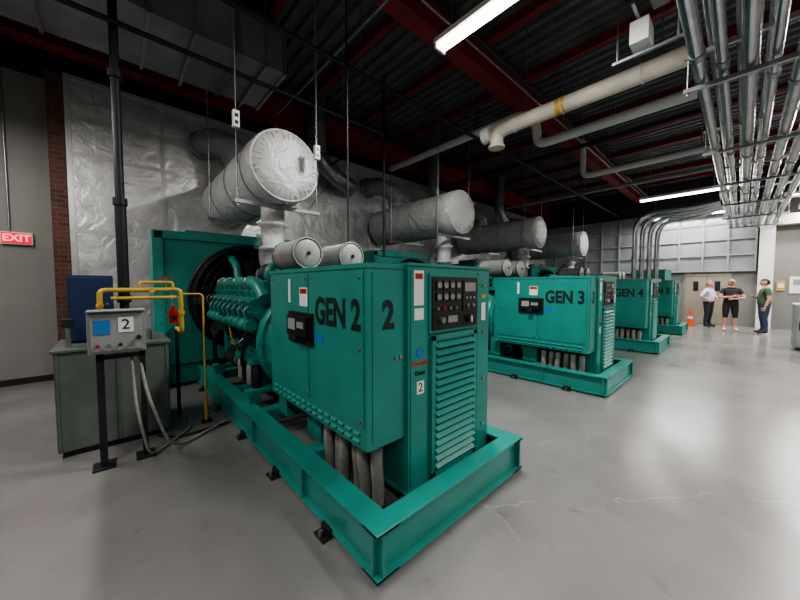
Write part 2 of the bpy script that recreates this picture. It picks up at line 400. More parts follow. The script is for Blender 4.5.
def build_alternator():
    b=MB()
    b.lathe((0,2.2,.93),(0,1,0),[(0,.30),(.03,.46),(.1,.5),(1.0,.5),(1.02,.55),(1.1,.55),(1.12,.5),(1.2,.56),(1.3,.62)],'green_d',32)
    for i in range(14):
        a=i*2*pi/14; b.obox((math.cos(a)*.5,2.75,.93+math.sin(a)*.5),(.03,.8,.03),Matrix.Rotation(-a,3,'Y'),'green_d')
    for s in(-1,1):
        b.box(s*.42-.1,s*.42+.1,2.35,2.6,.27,.62,'green_d'); b.box(s*.42-.1,s*.42+.1,3.05,3.25,.27,.6,'green_d')
    b.box(-.31,.6,2.2,3.05,1.25,1.7,'green')
    return b
def build_engine():
    b=MB()
    b.lathe((0,3.45,.95),(0,1,0),[(0,.62),(.06,.64),(.12,.64),(.2,.5)],'green_d',32)
    b.box(-.42,.42,3.5,5.45,.5,1.15,'green_d'); b.box(-.34,.34,3.55,5.3,.29,.5,'green_d')
    for i in range(9):
        y=3.62+i*.225
        for s in(-1,1): b.box(s*.42-.02,s*.42+.02,y-.02,y+.02,.52,1.13,'green_d')
    for i in range(8):
        y=3.73+i*.225
        for s in(-1,1):
            b.cyl((s*.44,y,.72),(s*.46,y,.72),.07,'green_d',seg=16)
            b.cyl((s*.46,y,.72),(s*.47,y,.72),.02,'steel',seg=8)
    for s in(-1,1):
        R=Matrix.Rotation(math.radians(28*s),3,'Y')
        def P(x,y,z): return V((s*.30,y,1.1))+R@V((x*s,0,z))
        c=P(0,4.5,.15); b.obox(c,(.40,1.86,.34),R,'green_d')
        for i in range(8):
            y=3.70+i*.232
            b.obox(P(0,y,.39),(.38,.205,.14),R,'green_d')
            b.obox(P(-.02,y,.49),(.24,.19,.09),R,'green_d')
            b.obox(P(-.02,y,.55),(.18,.15,.04),R,'green')
            for q in(-.07,.07):
                p=P(-.02,y+q,.57); b.cyl(p,p+R@V((0,0,.025)),.01,'steel',seg=6)
            b.tube([P(.2,y,.40),P(.27,y,.38),P(.29,y,.25)],.02,'green_d',bend=.04,seg=8)
            b.tube([P(.16,y+.06,.5),P(.25,y+.06,.5),P(.31,y+.05,.1)],.006,'steel',bend=.04,seg=6)
        b.tube([P(.30,3.62,.22),P(.30,5.5,.22)],.065,'green_d',seg=14)
        for i in range(8): b.ring(P(.30,3.70+i*.232,.22),(0,1,0),.066,.014,'green_d',seg=18,sec=6)
        b.tube([P(.28,3.62,.0),P(.28,5.45,.0)],.03,'dark',seg=10)
        b.tube([(s*.57,3.45,1.45),(s*.57,3.65,1.62),(s*.57,5.25,1.62),(s*.50,5.55,1.45),(s*.3,5.6,1.3)],.075,'green_d',bend=.18,seg=16)
        for y in(3.9,4.35,4.8,5.15): b.ring((s*.57,y,1.62),(0,1,0),.077,.012,'steel',seg=18,sec=6)
        b.tube([(s*.3,5.35,1.6),(s*.3,5.5,1.95),(s*.32,6.0,2.12)],.06,'green_d',bend=.15,seg=14)
        b.ring((s*.3,5.48,1.88),(0,.2,1),.063,.012,'steel',seg=16,sec=6)
        for i in range(4):
            y=3.75+i*.17; b.lathe((s*.58,y,.42),(0,0,1),[(0,.05),(.02,.06),(.24,.06),(.27,.04),(.3,.04)],'grey' if i%2 else 'dark',16)
        b.box(s*.58-.07,s*.58+.07,3.66,4.35,.70,.76,'green_d')
        b.cyl((s*.55,4.55,.6),(s*.55,4.95,.6),.09,'dark'); b.cyl((s*.55,4.45,.6),(s*.55,4.55,.6),.07,'steel'); b.cyl((s*.55,4.6,.72),(s*.55,4.85,.72),.04,'dark')
        b.box(min(s*.40,s*.52),max(s*.40,s*.52),4.6,4.9,.55,.65,'dark')
        for y in(3.7,5.25):
            b.box(min(s*.35,s*.72),max(s*.35,s*.72),y-.08,y+.08,.38,.42,'green_d'); b.box(s*.64-.06,s*.64+.06,y-.08,y+.08,.285,.38,'green_d')
        b.tube([(s*.5,3.6,1.3),(s*.70,3.7,1.1),(s*.68,4.0,.6),(s*.45,4.3,.55)],.022,'rubber',bend=.2,seg=8)
        b.tube([(s*.52,4.9,1.15),(s*.74,5.0,.9),(s*.70,5.2,.45),(s*.4,5.35,.42)],.03,'rubber',bend=.2,seg=8)
        b.tube([(s*.5,4.2,1.0),(s*.66,4.25,.85),(s*.66,4.7,.85),(s*.5,4.75,.9)],.012,'chrome',bend=.08,seg=8)
        tx=s*.27
        b.ring((tx,3.85,1.72),(0,1,0),.11,.065,'green_d',seg=24,sec=10); b.cyl((tx,3.62,1.76),(tx,3.9,1.74),.075,'green_d')
        b.cyl((tx,3.9,1.72),(tx,4.05,1.72),.08,'dark'); b.ring((tx,4.12,1.72),(0,1,0),.10,.06,'dark',seg=24,sec=10)
        b.tube([(tx,4.15,1.72),(tx,4.4,1.72),(s*.12,4.75,1.75)],.085,'jacket_d',bend=.15,seg=14)
        b.box(tx-.08,tx+.08,3.8,4.1,1.42,1.6,'green_d')
        b.tube([(tx,3.68,1.76),(tx,3.72,1.92),(tx,3.6,1.95)],.07,'rubber',bend=.1,seg=12)
        ax=s*.27
        b.lathe((ax,3.05,1.93),(0,1,0),[(0,.15),(.02,.165),(.03,.165),(.05,.155),(.52,.155),(.54,.165),(.56,.165),(.6,.09),(.66,.08)],'filter',28)
        for k in range(22): b.ring((ax,3.115+k*.0215,1.93),(0,1,0),.155,.004,'filterw',seg=28,sec=4)
        b.lathe((ax,3.035,1.93),(0,1,0),[(0,.05),(0.004,.12),(.02,.15)],'filterw',28)
        b.ring((ax,3.05,1.93),(0,1,0),.158,.009,'filterw',seg=28,sec=6)
        b.cyl((ax,3.02,1.93),(ax,3.04,1.93),.02,'dark',seg=10)
        b.box(ax-.03,ax+.03,3.3,3.36,1.55,1.78,'green_d'); b.box(ax-.03,ax+.03,3.52,3.56,1.55,1.78,'green_d')
    b.box(-.36,.36,3.26,3.6,1.50,1.56,'green_d'); b.box(-.3,-.24,3.5,3.56,1.1,1.52,'green_d'); b.box(.24,.3,3.5,3.56,1.1,1.52,'green_d')
    b.box(-.17,.17,3.95,5.3,1.30,1.58,'green_d'); b.box(-.19,.19,4.0,5.25,1.50,1.53,'green_d')
    b.cyl((0,4.45,1.76),(0,5.15,1.76),.12,'jacket_d',seg=20)
    b.box(-.48,.48,5.45,5.58,.5,1.35,'green_d'); b.box(-.2,.2,5.35,5.6,1.35,1.62,'green_d')
    b.cyl((0,5.58,1.38),(0,5.76,1.38),.09,'dark'); b.cyl((0,5.58,1.38),(0,5.64,1.38),.2,'dark',seg=28)
    b.cyl((0,5.58,.75),(0,5.66,.75),.22,'dark',seg=28); b.cyl((-.36,5.58,1.1),(-.36,5.66,1.1),.10,'dark')
    for s in(-1,1): b.tube([(s*.2,5.615,1.38),(s*.22,5.615,.75)],.012,'rubber',seg=6)
    b.tube([(-.5,4.4,.55),(-.66,4.45,.9),(-.69,4.5,1.3)],.01,'yellow',bend=.1,seg=6)
    b.box(-.72,-.66,4.5,4.8,1.0,1.22,'black'); b.box(-.69,-.4,4.62,4.68,1.08,1.12,'dark')
    return b
def build_radiator():
    b=MB(); cx,cz,hx,hz,R=0,1.375,1.30,1.03,.88
    y=5.92
    angs=sorted(set([2*pi*k/64 for k in range(64)]+[math.atan2(sz*hz,sx*hx)%(2*pi) for sx in(-1,1) for sz in(-1,1)]))
    n=len(angs); ins=[];outs=[]
    for a in angs:
        c_,s_=math.cos(a),math.sin(a); t=min(hx/abs(c_) if abs(c_)>1e-6 else 9,hz/abs(s_) if abs(s_)>1e-6 else 9)
        ins.append((cx+R*c_,y,cz+R*s_)); outs.append((cx+t*c_,y,cz+t*s_))
    b.add(ins+outs,[(i,(i+1)%n,n+(i+1)%n,n+i) for i in range(n)],'green')
    ins2=[(p[0],y+.33,p[2]) for p in ins]; b.add(ins+ins2,[(i,(i+1)%n,n+(i+1)%n,n+i) for i in range(n)],'black',True)
    b.box(-hx,-hx+.02,y,6.45,cz-hz,cz+hz,'green'); b.box(hx-.02,hx,y,6.45,cz-hz,cz+hz,'green')
    b.box(-hx,hx,y,6.45,cz+hz-.02,cz+hz,'green'); b.box(-hx,hx,y,6.45,cz-hz,cz-hz+.02,'green')
    b.box(-hx+.02,hx-.02,6.26,6.44,cz-hz+.02,cz+hz-.02,'black')
    for s in(-1,1):
        b.box(min(s*hx,s*(hx+.03)),max(s*hx,s*(hx+.03)),y-.03,6.5,.0,cz+hz+.02,'green')
        b.box(s*(hx-.05)-.05,s*(hx-.05)+.05,y-.03,y-.001,.0,cz+hz,'green')
        for k in range(14): b.cyl((s*(hx-.05),y-.03,.45+k*.145),(s*(hx-.05),y-.04,.45+k*.145),.012,'steel',seg=6)
        b.box(min(s*.7,s*1.3),max(s*.7,s*1.3),5.95,6.2,.05,.345,'green')
    b.box(-hx,hx,y-.03,y-.001,cz+hz-.1,cz+hz+.02,'green')
    b.ring((0,y-.02,cz),(0,1,0),R+.01,.025,'black',seg=48)
    b.lathe((0,y-.22,cz),(0,1,0),[(0,R-.02),(.2,R)],'black',48,cap=False)
    for r_ in (R-.03,.76,.66,.56,.46,.36,.26): b.ring((0,y-.22,cz),(0,1,0),r_,.007,'dark',seg=48,sec=6)
    for k in range(24):
        a=2*pi*k/24; b.tube([(math.cos(a)*.2,y-.22,cz+math.sin(a)*.2),(math.cos(a)*(R-.02),y-.22,cz+math.sin(a)*(R-.02))],.007,'dark',seg=6)
    b.cyl((0,5.76,cz),(0,6.12,cz),.13,'dark')
    for k in range(8):
        a=2*pi*k/8; Rm=Matrix.Rotation(-a,3,'Y')@Matrix.Rotation(math.radians(32),3,'X')
        b.obox((math.cos(a)*.48,5.98,cz+math.sin(a)*.48),(.72,.02,.2),Rm,'dark')
    b.box(-.9,.9,6.0,6.4,cz+hz,cz+hz+.07,'green'); b.cyl((.3,6.2,cz+hz+.07),(.3,6.2,cz+hz+.15),.05,'steel')
    b.box(-1.2,1.2,6.45,7.42,cz-.95,cz+.95,'jacket_d')
    b.box(-1.27,1.27,7.38,7.43,cz-1.0,cz+1.0,'steel'); b.box(-1.27,1.27,6.45,6.5,cz-1.0,cz+1.0,'steel')
    return b
parts={}
for nm,fn,bev in(('skid',build_skid,.003),('control_cabinet',build_cabinet,.004),('cable_box',build_cablebox,.005),('power_cables',build_cables,0),
              ('alternator',build_alternator,.004),('engine',build_engine,.006),('radiator',build_radiator,.003)):
    mb=fn(); me=mb.mesh(nm); bm=bmesh.new(); bm.from_mesh(me); bmesh.ops.recalc_face_normals(bm,faces=bm.faces); bm.to_mesh(me); bm.free()
    parts[nm]=(me,bev)
SP=4.1
for g in range(4):
    root=empty('diesel_generator',(CX+SP*g,0,0))
    for nm,(me,bev) in parts.items(): place(me,nm,root,(0,0,0),bev if g<2 or nm!='engine' else 0)
    num=str(g+2)
    text('unit_lettering','GEN '+num,(-.65,1.88,1.40),R_SIDE,.27,'textg',root,.78,.009)
    text('number_lettering',num,(-.475,1.522,1.40),R_FRONT,.25,'textg',root,.8,.008)
    text('label_number',num,(-.21,1.49,.885),R_FRONT,.09,'black',root)
    text('maker_lettering','Cummins',(-.215,1.49,1.06),R_FRONT,.042,'textr',root,1,.001)
    text('maker_lettering','Onan',(-.215,1.49,.99),R_FRONT,.045,'textg',root,1,.001)
    if g==3:
        b=MB(); b.box(-.5,.85,1.75,2.6,1.77,2.12,'green'); b.box(-.52,.87,1.73,2.62,2.10,2.13,'green'); b.build('top_housing',root,bevel=.005)

# ------------------------------------------------------------------ exhaust silencers
def silencer():
    b=MB(); zc=3.27; xc=.0; r=.50; y0,y1=4.37,7.35
    b.lathe((xc,y0,zc),(0,1,0),[(-.045,.001),(-.04,.15),(-.03,.30),(-.0,r-.05),(.05,r),(.35,r+.006),(.4,r-.006),(1.2,r+.004),(1.25,r-.008),(2.1,r+.004),(2.15,r-.006),(y1-y0-.1,r),(y1-y0,r-.08)],'jacket',40)
    b.ring((xc,y0+.03,zc),(0,1,0),r-.02,.018,'jacket',seg=40)
    random.seed(3)
    for k in range(34):
        a=2*pi*(k+random.uniform(-.25,.25))/34; c_,s_=math.cos(a),math.sin(a); q=random.uniform(.07,.16)
        b.tube([(xc+c_*(r-q),y0-.024,zc+s_*(r-q)),(xc+c_*(r-.045),y0-.001,zc+s_*(r-.045)),(xc+c_*(r+.001),y0+.07,zc+s_*(r+.001))],.0055,'jacket',bend=.03,seg=6)
    for y in (y0+.4,y0+1.25,y0+2.15): b.ring((xc,y,zc),(0,1,0),r+.003,.010,'jacket_d',seg=40)
    b.tube([(xc,y0+.03,zc-r-.003),(xc,y1-.1,zc-r-.003)],.014,'jacket_d',seg=6)
    b.lathe((xc,4.92,1.78),(0,0,1),[(0,.13),(.35,.13),(.36,.20),(.40,.20),(.41,.15),(.7,.18),(.72,.22),(.76,.22),(.77,.17),(1.05,.17)],'jacket',24)
    b.tube([(xc,5.0,1.8),(xc,5.25,1.9),(xc,5.3,2.2),(xc,5.0,2.5)],.10,'jacket_d',bend=.15,seg=14)
    b.tube([(xc,6.6,3.6),(xc,6.6,4.15),(xc-.35,7.0,4.4),(xc-.4,7.43,4.4)],.24,'jacket_d',bend=.3,seg=20)
    for t in(3.9,): b.ring((xc,6.6,t),(0,0,1),.245,.03,'steel',seg=24)
    b.ring((xc-.4,7.40,4.4),(0,1,0),.25,.03,'steel',seg=24)
    for y in(4.62,6.2):
        b.box(xc-.62,xc+.62,y-.025,y+.025,zc-r-.06,zc-r-.01,'steel')
        for s in(-1,1):
            b.cyl((xc+s*.58,y,zc-r-.09),(xc+s*.58,y,5.99),.009,'steel',seg=8)
            b.cyl((xc+s*.58,y,zc-r-.10),(xc+s*.58,y,zc-r-.06),.02,'steel',seg=6)
    return b
for g in range(4):
    if g==0:
        o=silencer().build('exhaust_silencer',loc=(CX+.08,0,0)); me_s=o.data
    else: place(me_s,'exhaust_silencer',loc=(CX+.08+SP*g,0,0))

# ------------------------------------------------------------------ fluorescent lights
def light(x,y,z,L,power,ly=True):
    b=MB()
    b.box(-.10,.10,-L/2,L/2,.03,.09,'white'); b.box(-.05,.05,-L/2,L/2,.09,.13,'white')
    for s in(-1,1):
        b.cyl((s*.05,-L/2+.03,.0),(s*.05,L/2-.03,.0),.019,'tube',seg=10)
        b.box(-.09,.09,s*(L/2-.015)-.015,s*(L/2-.015)+.015,-.025,.04,'white')
        b.cyl((0,s*(L/2-.2),.13),(0,s*(L/2-.2),ZC-z-.005),.006,'steel',seg=6)
    o=b.build('fluorescent_light',loc=(x,y,z))
    ld=bpy.data.lights.new('lamp','AREA'); ld.shape='RECTANGLE'; ld.size=.16; ld.size_y=L*.95; ld.energy=power; ld.color=(1,.97,.93)
    lo=bpy.data.objects.new('lamp',ld); scene.collection.objects.link(lo); lo.parent=o; lo.location=(0,0,-.03)
light(3.17,2.05,4.6,1.35,215)
light(9.6,-2.0,4.5,2.4,170); light(14.1,1.4,4.6,2.4,190); light(17.0,1.6,4.35,2.4,150)  # first fixture is added out of view to brighten the right side
light(12.8,-2.0,4.5,2.0,150); light(15.8,-1.8,4.4,2.0,150); light(17.2,-2.2,4.2,2.0,100)
light(3.2,-2.2,4.6,2.4,140); light(6.6,-2.2,4.5,2.4,150); light(-1.6,-2.2,4.6,2.4,110); light(-1.8,1.6,4.6,2.4,80)
light(-1.9,5.2,4.2,2.4,110)

# ------------------------------------------------------------------ overhead services
b=MB(); zr=3.75
ys=[.36,.20,.02,-.14,-.32,-.50,-.68]
for i,y in enumerate(ys):
    r=[.055,.04,.06,.04,.06,.06,.055][i]
    b.tube([(-3.9,y,zr),(17.4,y,zr)],r,'chrome',seg=16)
    x=1.0+i*.3
    while x<17: b.cyl((x,y,zr),(x+.1,y,zr),r+.008,'steel',seg=14); x+=3.05
for y in (.28,.08,-.12,-.4):
    b.tube([(-3.9,y,zr+.33),(17.0,y,zr+.33)],.045,'chrome',seg=14)
x=-2.6
while x<17.5:
    b.box(x-.02,x+.02,-.85,.50,zr-.105,zr-.062,'steel'); b.box(x-.02,x+.02,-.85,.50,zr+.245,zr+.285,'steel')
    for y in(-.82,.47): b.cyl((x,y,zr-.13),(x,y,5.99),.007,'steel',seg=6)
    x+=2.4
b.build('conduit_rack')
b=MB()
for i in range(4):
    x=11.2+i*.27; y=2.15-.13*i; z=3.62-.05*i
    b.tube([(x,.44,3.68),(x,.9,z),(x,y,z),(x,y,1.76)],.06,'chrome',bend=.55,seg=14)
    b.cyl((x,y,2.3),(x,y,2.4),.07,'steel',seg=14)
b.box(11.0,12.2,1.65,2.3,1.70,1.78,'steel')
b.build('conduit_drop')
b=MB()
b.tube([(5.3,.55,4.42),(5.3,3.15,4.42),(5.3,3.15,4.12)],.12,'cream',bend=.25,seg=22)
b.ring((5.3,3.15,4.14),(0,0,1),.12,.03,'cream',seg=24); b.cyl((5.3,3.26,4.42),(5.3,3.42,4.42),.15,'white',seg=24)
for y in(1.0,2.0,2.8): b.ring((5.3,y,4.42),(0,1,0),.122,.012,'cream',seg=24)
b.lathe((5.3,1.95,4.42),(0,1,0),[(0,.124),(.14,.124)],'yellow',22)
for y in(.8,2.6): b.cyl((5.3,y,4.5),(5.3,y,5.99),.01,'steel',seg=6)
b.build('insulated_pipe')
b=MB(); b.tube([(6.4,.55,4.42),(6.4,2.9,4.42),(6.4,2.9,4.85),(6.4,3.2,5.15),(6.4,7.4,5.15)],.085,'white',bend=.2,seg=18)
for y in(.7,2.4): b.cyl((6.4,y,4.45),(6.4,y,5.99),.008,'steel',seg=6)
b.build('overhead_pipe')
b=MB(); b.tube([(9.4,.55,4.5),(9.4,3.0,4.5),(9.4,3.0,5.5)],.07,'white',bend=.2,seg=14)
for y in(.7,2.4): b.cyl((9.4,y,4.5),(9.4,y,5.99),.008,'steel',seg=6)
b.build('overhead_pipe')
b=MB()
b.box(4.35,4.64,.78,.95,4.28,4.52,'white'); b.box(4.2,4.45,.62,.76,4.6,4.85,'grey'); b.box(4.5,4.53,.5,1.15,4.22,4.25,'steel')
for y in(.55,1.1): b.cyl((4.515,y,4.22),(4.515,y,5.99),.012,'steel',seg=8)
b.box(4.1,4.8,.86,.89,4.53,4.56,'steel')
b.tube([(4.5,.9,4.5),(4.5,.9,5.2),(4.5,-1,5.2)],.02,'steel',seg=8)
b.build('junction_box')
def run(name,pts,r,m='dark',bend=.12,rods=()):
    b=MB(); b.tube(pts,r,m,bend=bend,seg=10)
    for p in rods: b.cyl(p,(p[0],p[1],5.99),.006,'steel',seg=6)
    return b.build(name)
run('sprinkler_pipe',[(-1.5,3.9,4.70),(17,3.9,4.70)],.035,'dark',rods=[(x,3.9,4.70) for x in(0,2.8,5.6,8.4,11,14)])
run('sprinkler_pipe',[(-1.5,4.7,4.45),(3.9,4.7,4.45),(3.9,7.4,4.45)],.03,'dark',rods=[(-.3,4.7,4.45),(3.0,4.7,4.45)])
run('overhead_conduit',[(2.6,-3,5.1),(2.6,6.5,5.1)],.02,'steel',rods=[(2.6,0,5.1),(2.6,4,5.1)])
run('overhead_conduit',[(-1,2.9,5.25),(17,2.9,5.25)],.018,'steel',rods=[(3,2.9,5.25),(9,2.9,5.25)])
run('overhead_conduit',[(-1,2.55,4.95),(17,2.55,4.95)],.03,'dark',rods=[(1,2.55,4.95),(7,2.55,4.95)])
run('overhead_conduit',[(8.2,-3,4.85),(8.2,7.1,4.85)],.05,'dark',rods=[(8.2,2,4.85),(8.2,5,4.85)])
run('overhead_conduit',[(12.2,-3,4.80),(12.2,7.1,4.80)],.06,'grey',rods=[(12.2,2,4.80),(12.2,5,4.80)])
run('conduit_riser',[(2.45,3.75,1.9),(2.45,3.75,5.83)],.012,'dark')
run('conduit_riser',[(4.3,5.2,2.2),(4.3,5.2,5.95)],.03,'dark')
run('guy_wire',[(3.35,2.75,4.9),(3.3,6.9,3.2)],.005,'dark')
b=MB(); b.box(-1.6,2.1,4.95,6.25,4.90,5.6,'ductst')
for x in(-1.6,-.6,.4,1.4,2.07): b.box(x,x+.04,4.92,6.28,4.87,5.63,'steel')
for x in (-1.1,.9,1.8):
    for y in (4.91,6.29): b.cyl((x,y,4.86),(x,y,5.99),.008,'steel',seg=6)
    b.box(x-.02,x+.02,4.88,6.32,4.84,4.87,'steel')
b.build('air_duct')
for g in range(3):
    b=MB()
    x=CX+SP*g+1.9
    b.tube([(x,6.9,5.4),(x,6.9,4.6),(x+.6,6.9,4.2),(x+1.1,7.1,4.2),(x+1.1,7.44,4.2)],.2,'steel',bend=.3,seg=20)
    for k in range(12): b.ring((x,6.9,4.7+k*.06),(0,0,1),.202,.012,'steel',seg=24,sec=6)
    b.cyl((x,6.9,5.4),(x,6.9,5.99),.2,'steel')
    b.build('flexible_duct')
def outlet(x,y,z,top):
    b=MB(); b.tube([(x,y,top),(x,y,z+.12)],.006,'grey',seg=6); b.box(x-.035,x+.035,y-.03,y+.03,z-.09,z+.1,'label')
    for q in(-.04,.04): b.box(x-.018,x+.018,y-.034,y-.03,z+q-.02,z+q+.02,'black')
    b.tube([(x,y,z-.1),(x+.01,y,z-.5)],.006,'rubber',seg=6)
    b.build('hanging_outlet',bevel=.004)
outlet(1.13,4.1,3.55,5.95); outlet(2.17,4.1,3.45,5.95)

# ------------------------------------------------------------------ left: day tank, gas train, control box
b=MB(); x0,x1,y0,y1=-.42,.42,4.15,4.95
b.box(x0,x1,y0,y1,.06,.98,'tank'); b.box(x0-.02,x1+.02,y0-.02,y1+.02,.98,1.01,'tank'); b.box(x0+.03,x1-.03,y0+.03,y1-.03,0,.06,'dark')
for x in(x0+.01,x1-.03,(x0+x1)/2): b.box(x,x+.02,y0-.012,y0,.06,.98,'tank')
b.cyl((.25,4.4,1.01),(.25,4.4,1.12),.05,'steel')
b.cyl((-.33,4.3,1.01),(-.33,4.3,1.2),.02,'steel'); b.box(-.37,-.29,4.26,4.34,1.2,1.28,'dark')
b.tube([(.09,4.8,1.01),(.09,4.8,5.99)],.042,'dark',seg=16); b.cyl((.09,4.8,1.4),(.09,4.8,2.5),.052,'dark',seg=16)
for z in(1.4,2.5,3.9): b.cyl((.09,4.8,z),(.09,4.8,z+.08),.065,'dark',seg=16)
b.build('fuel_day_tank',bevel=.008)
b=MB(); b.box(-.34,-.0,4.55,4.72,1.01,1.70,'bluebox'); b.box(-.33,-.01,4.535,4.55,1.03,1.68,'bluebox'); b.cyl((-.05,4.535,1.4),(-.05,4.52,1.4),.015,'steel',seg=10); b.build('blue_storage_box',bevel=.006)
root=empty('pump_control_panel',(0,0,0))
b=MB()
b.box(-.13,-.08,3.72,3.77,0,1.36,'dark'); b.box(.16,.20,3.72,3.77,.0,1.0,'dark'); b.box(-.13,.20,3.72,3.77,.95,.99,'dark')
b.box(-.18,-.03,3.66,3.84,0,.012,'dark'); b.box(.11,.25,3.66,3.84,0,.012,'dark')
b.build('stand',root)
b=MB(); b.box(-.17,.20,3.55,3.72,1.03,1.38,'grey'); b.box(-.15,.18,3.535,3.55,1.05,1.36,'grey')
b.box(.02,.12,3.53,3.535,1.2,1.33,'label'); b.box(-.13,-.03,3.53,3.535,1.19,1.31,'blue')
for i in range(4): b.cyl((-.11+i*.07,3.535,1.10),(-.11+i*.07,3.51,1.10),.012,['red','steel','black','steel'][i],seg=10)
b.cyl((.15,3.535,1.15),(.15,3.5,1.15),.018,'black',seg=14)
b.box(-.17,.20,3.5,3.72,1.38,1.39,'grey')
b.build('enclosure',root,bevel=.006)
text('label_number','2',(.07,3.527,1.265),R_FRONT,.12,'black',root)
b=MB()
b.tube([(-.1,4.2,1.03),(-.1,4.2,1.55),(.55,4.2,1.55),(.55,4.2,1.08),(.55,4.6,1.08)],.022,'yellow',bend=.05,seg=12)
b.tube([(-.02,4.1,1.47),(.50,4.1,1.47)],.017,'yellow',seg=10)
b.tube([(.2,4.2,1.55),(.2,4.2,1.63),(.48,4.2,1.63),(.48,4.2,1.55)],.015,'yellow',bend=.03,seg=10)
b.tube([(.55,4.2,1.5),(.76,4.2,1.5),(.76,4.2,.28)],.010,'yellow',bend=.05,seg=10)
b.tube([(.55,4.6,1.08),(.55,4.6,.0)],.02,'dark',seg=10)
for p in((-.1,4.2,1.4),(.3,4.2,1.55),(.55,4.2,1.3)): 
    b.cyl((p[0],p[1]-.04,p[2]),(p[0],p[1]+.04,p[2]),.030,'yellow',seg=12)
b.cyl((.42,4.2,1.55),(.42,4.2,1.67),.012,'steel',seg=8); b.box(.36,.48,4.19,4.21,1.67,1.685,'red')
b.cyl((.46,4.05,1.2),(.46,4.05,1.33),.042,'red',seg=16); b.cyl((.46,4.05,1.33),(.46,4.05,1.38),.02,'red',seg=10); b.cyl((.46,4.05,1.26),(.46,4.0,1.26),.028,'black',seg=12)
b.tube([(.46,4.05,1.38),(.46,4.2,1.46),(.46,4.2,1.55)],.01,'steel',bend=.03,seg=6)
b.cyl((.76,4.2,0),(.76,4.2,.3),.018,'yellow',seg=12); b.box(.71,.81,4.15,4.25,0,.02,'dark')
b.build('gas_pipework')
b=MB()
b.tube([(.15,3.78,1.0),(.2,3.62,.6),(.34,3.6,.12),(.45,3.7,.02),(.9,4.0,.02)],.014,'hose',bend=.12,seg=8)
b.tube([(.1,3.78,1.0),(.12,3.6,.5),(.2,3.62,.02),(.6,4.1,.02),(.62,4.55,.02)],.012,'hose',bend=.12,seg=8)
b.tube([(.3,4.1,.02),(.45,3.9,.02),(.95,3.95,.02)],.012,'dark',bend=.1,seg=8)
b.build('flexible_conduit')
b=MB(); b.box(12.3,12.9,-1.5,-.9,.06,1.1,'grey'); b.box(12.28,12.3,-1.47,-.93,.1,1.05,'grey'); b.box(12.27,12.285,-1.0,-.97,.5,.7,'dark'); b.box(12.28,12.92,-1.52,-.88,1.1,1.14,'white')
for x in(12.4,12.8):
    for y in(-1.4,-1.0): b.cyl((x-.02,y,.035),(x+.02,y,.035),.035,'rubber',seg=12)
b.build('tool_cabinet',bevel=.006)
b=MB(); b.box(17.97,17.995,-1.7,-1.15,1.3,1.9,'label'); b.box(17.965,17.97,-1.62,-1.23,1.6,1.8,'grey'); b.build('wall_notice')
b=MB(); b.box(17.96,17.995,-1.05,-.85,1.4,1.75,'yellow'); b.box(17.955,17.96,-1.02,-.88,1.5,1.65,'label'); b.build('warning_sign')
b=MB(); b.box(-.17,.17,-.17,.17,0,.03,'orange'); b.lathe((0,0,.03),(0,0,1),[(0,.12),(.25,.08),(.45,.045),(.55,.025)],'orange',20); b.lathe((0,0,.26),(0,0,1),[(0,.087),(.11,.064)],'label',20,cap=False); b.build('traffic_cone',loc=(16.9,1.35,0))

# ------------------------------------------------------------------ people
M['skin']=mat('skin',(190,140,118),.55); M['hair']=mat('hair_dark',(50,38,30),.7); M['hairg']=mat('hair_grey',(120,112,105),.7)
M['sh_w']=mat('shirt_light',(190,193,202),.8); M['sh_b']=mat('shirt_black',(28,28,30),.8); M['sh_o']=mat('shirt_olive',(62,84,62),.8)
M['jean']=mat('jeans',(50,62,84),.85); M['pant']=mat('trousers_dark',(44,46,56),.85); M['short']=mat('shorts_dark',(34,34,36),.85); M['shoe']=mat('shoes_dark',(30,28,27),.6); M['shoew']=mat('shoes_white',(200,198,195),.6)
M['capm']=mat('cap_fabric',(150,140,122),.8); M['eye']=mat('eye_dark',(20,16,14),.3); M['lip']=mat('lips',(150,88,80),.6)
def skinmesh(vs,es,rs,root=0,lv=2):
    me=bpy.data.meshes.new('t'); me.from_pydata([tuple(v) for v in vs],es,[]); o=bpy.data.objects.new('t',me); scene.collection.objects.link(o)
    sk=o.modifiers.new('s','SKIN'); sk.use_smooth_shade=True
    for i,r in enumerate(rs):
        d=me.skin_vertices[0].data[i]; d.radius=(r,r); d.use_root=(i==root)
    ss=o.modifiers.new('u','SUBSURF'); ss.levels=lv; ss.render_levels=lv
    dg=bpy.context.evaluated_depsgraph_get(); ev=o.evaluated_get(dg); m2=bpy.data.meshes.new_from_object(ev)
    V_=[v.co.copy() for v in m2.vertices]; F_=[tuple(p.vertices) for p in m2.polygons]
    bpy.data.objects.remove(o,do_unlink=True); return V_,F_
def nearest(p,a,b):
    ab=b-a; t=max(0,min(1,(p-a).dot(ab)/max(1e-9,ab.length_squared))); return a+ab*t
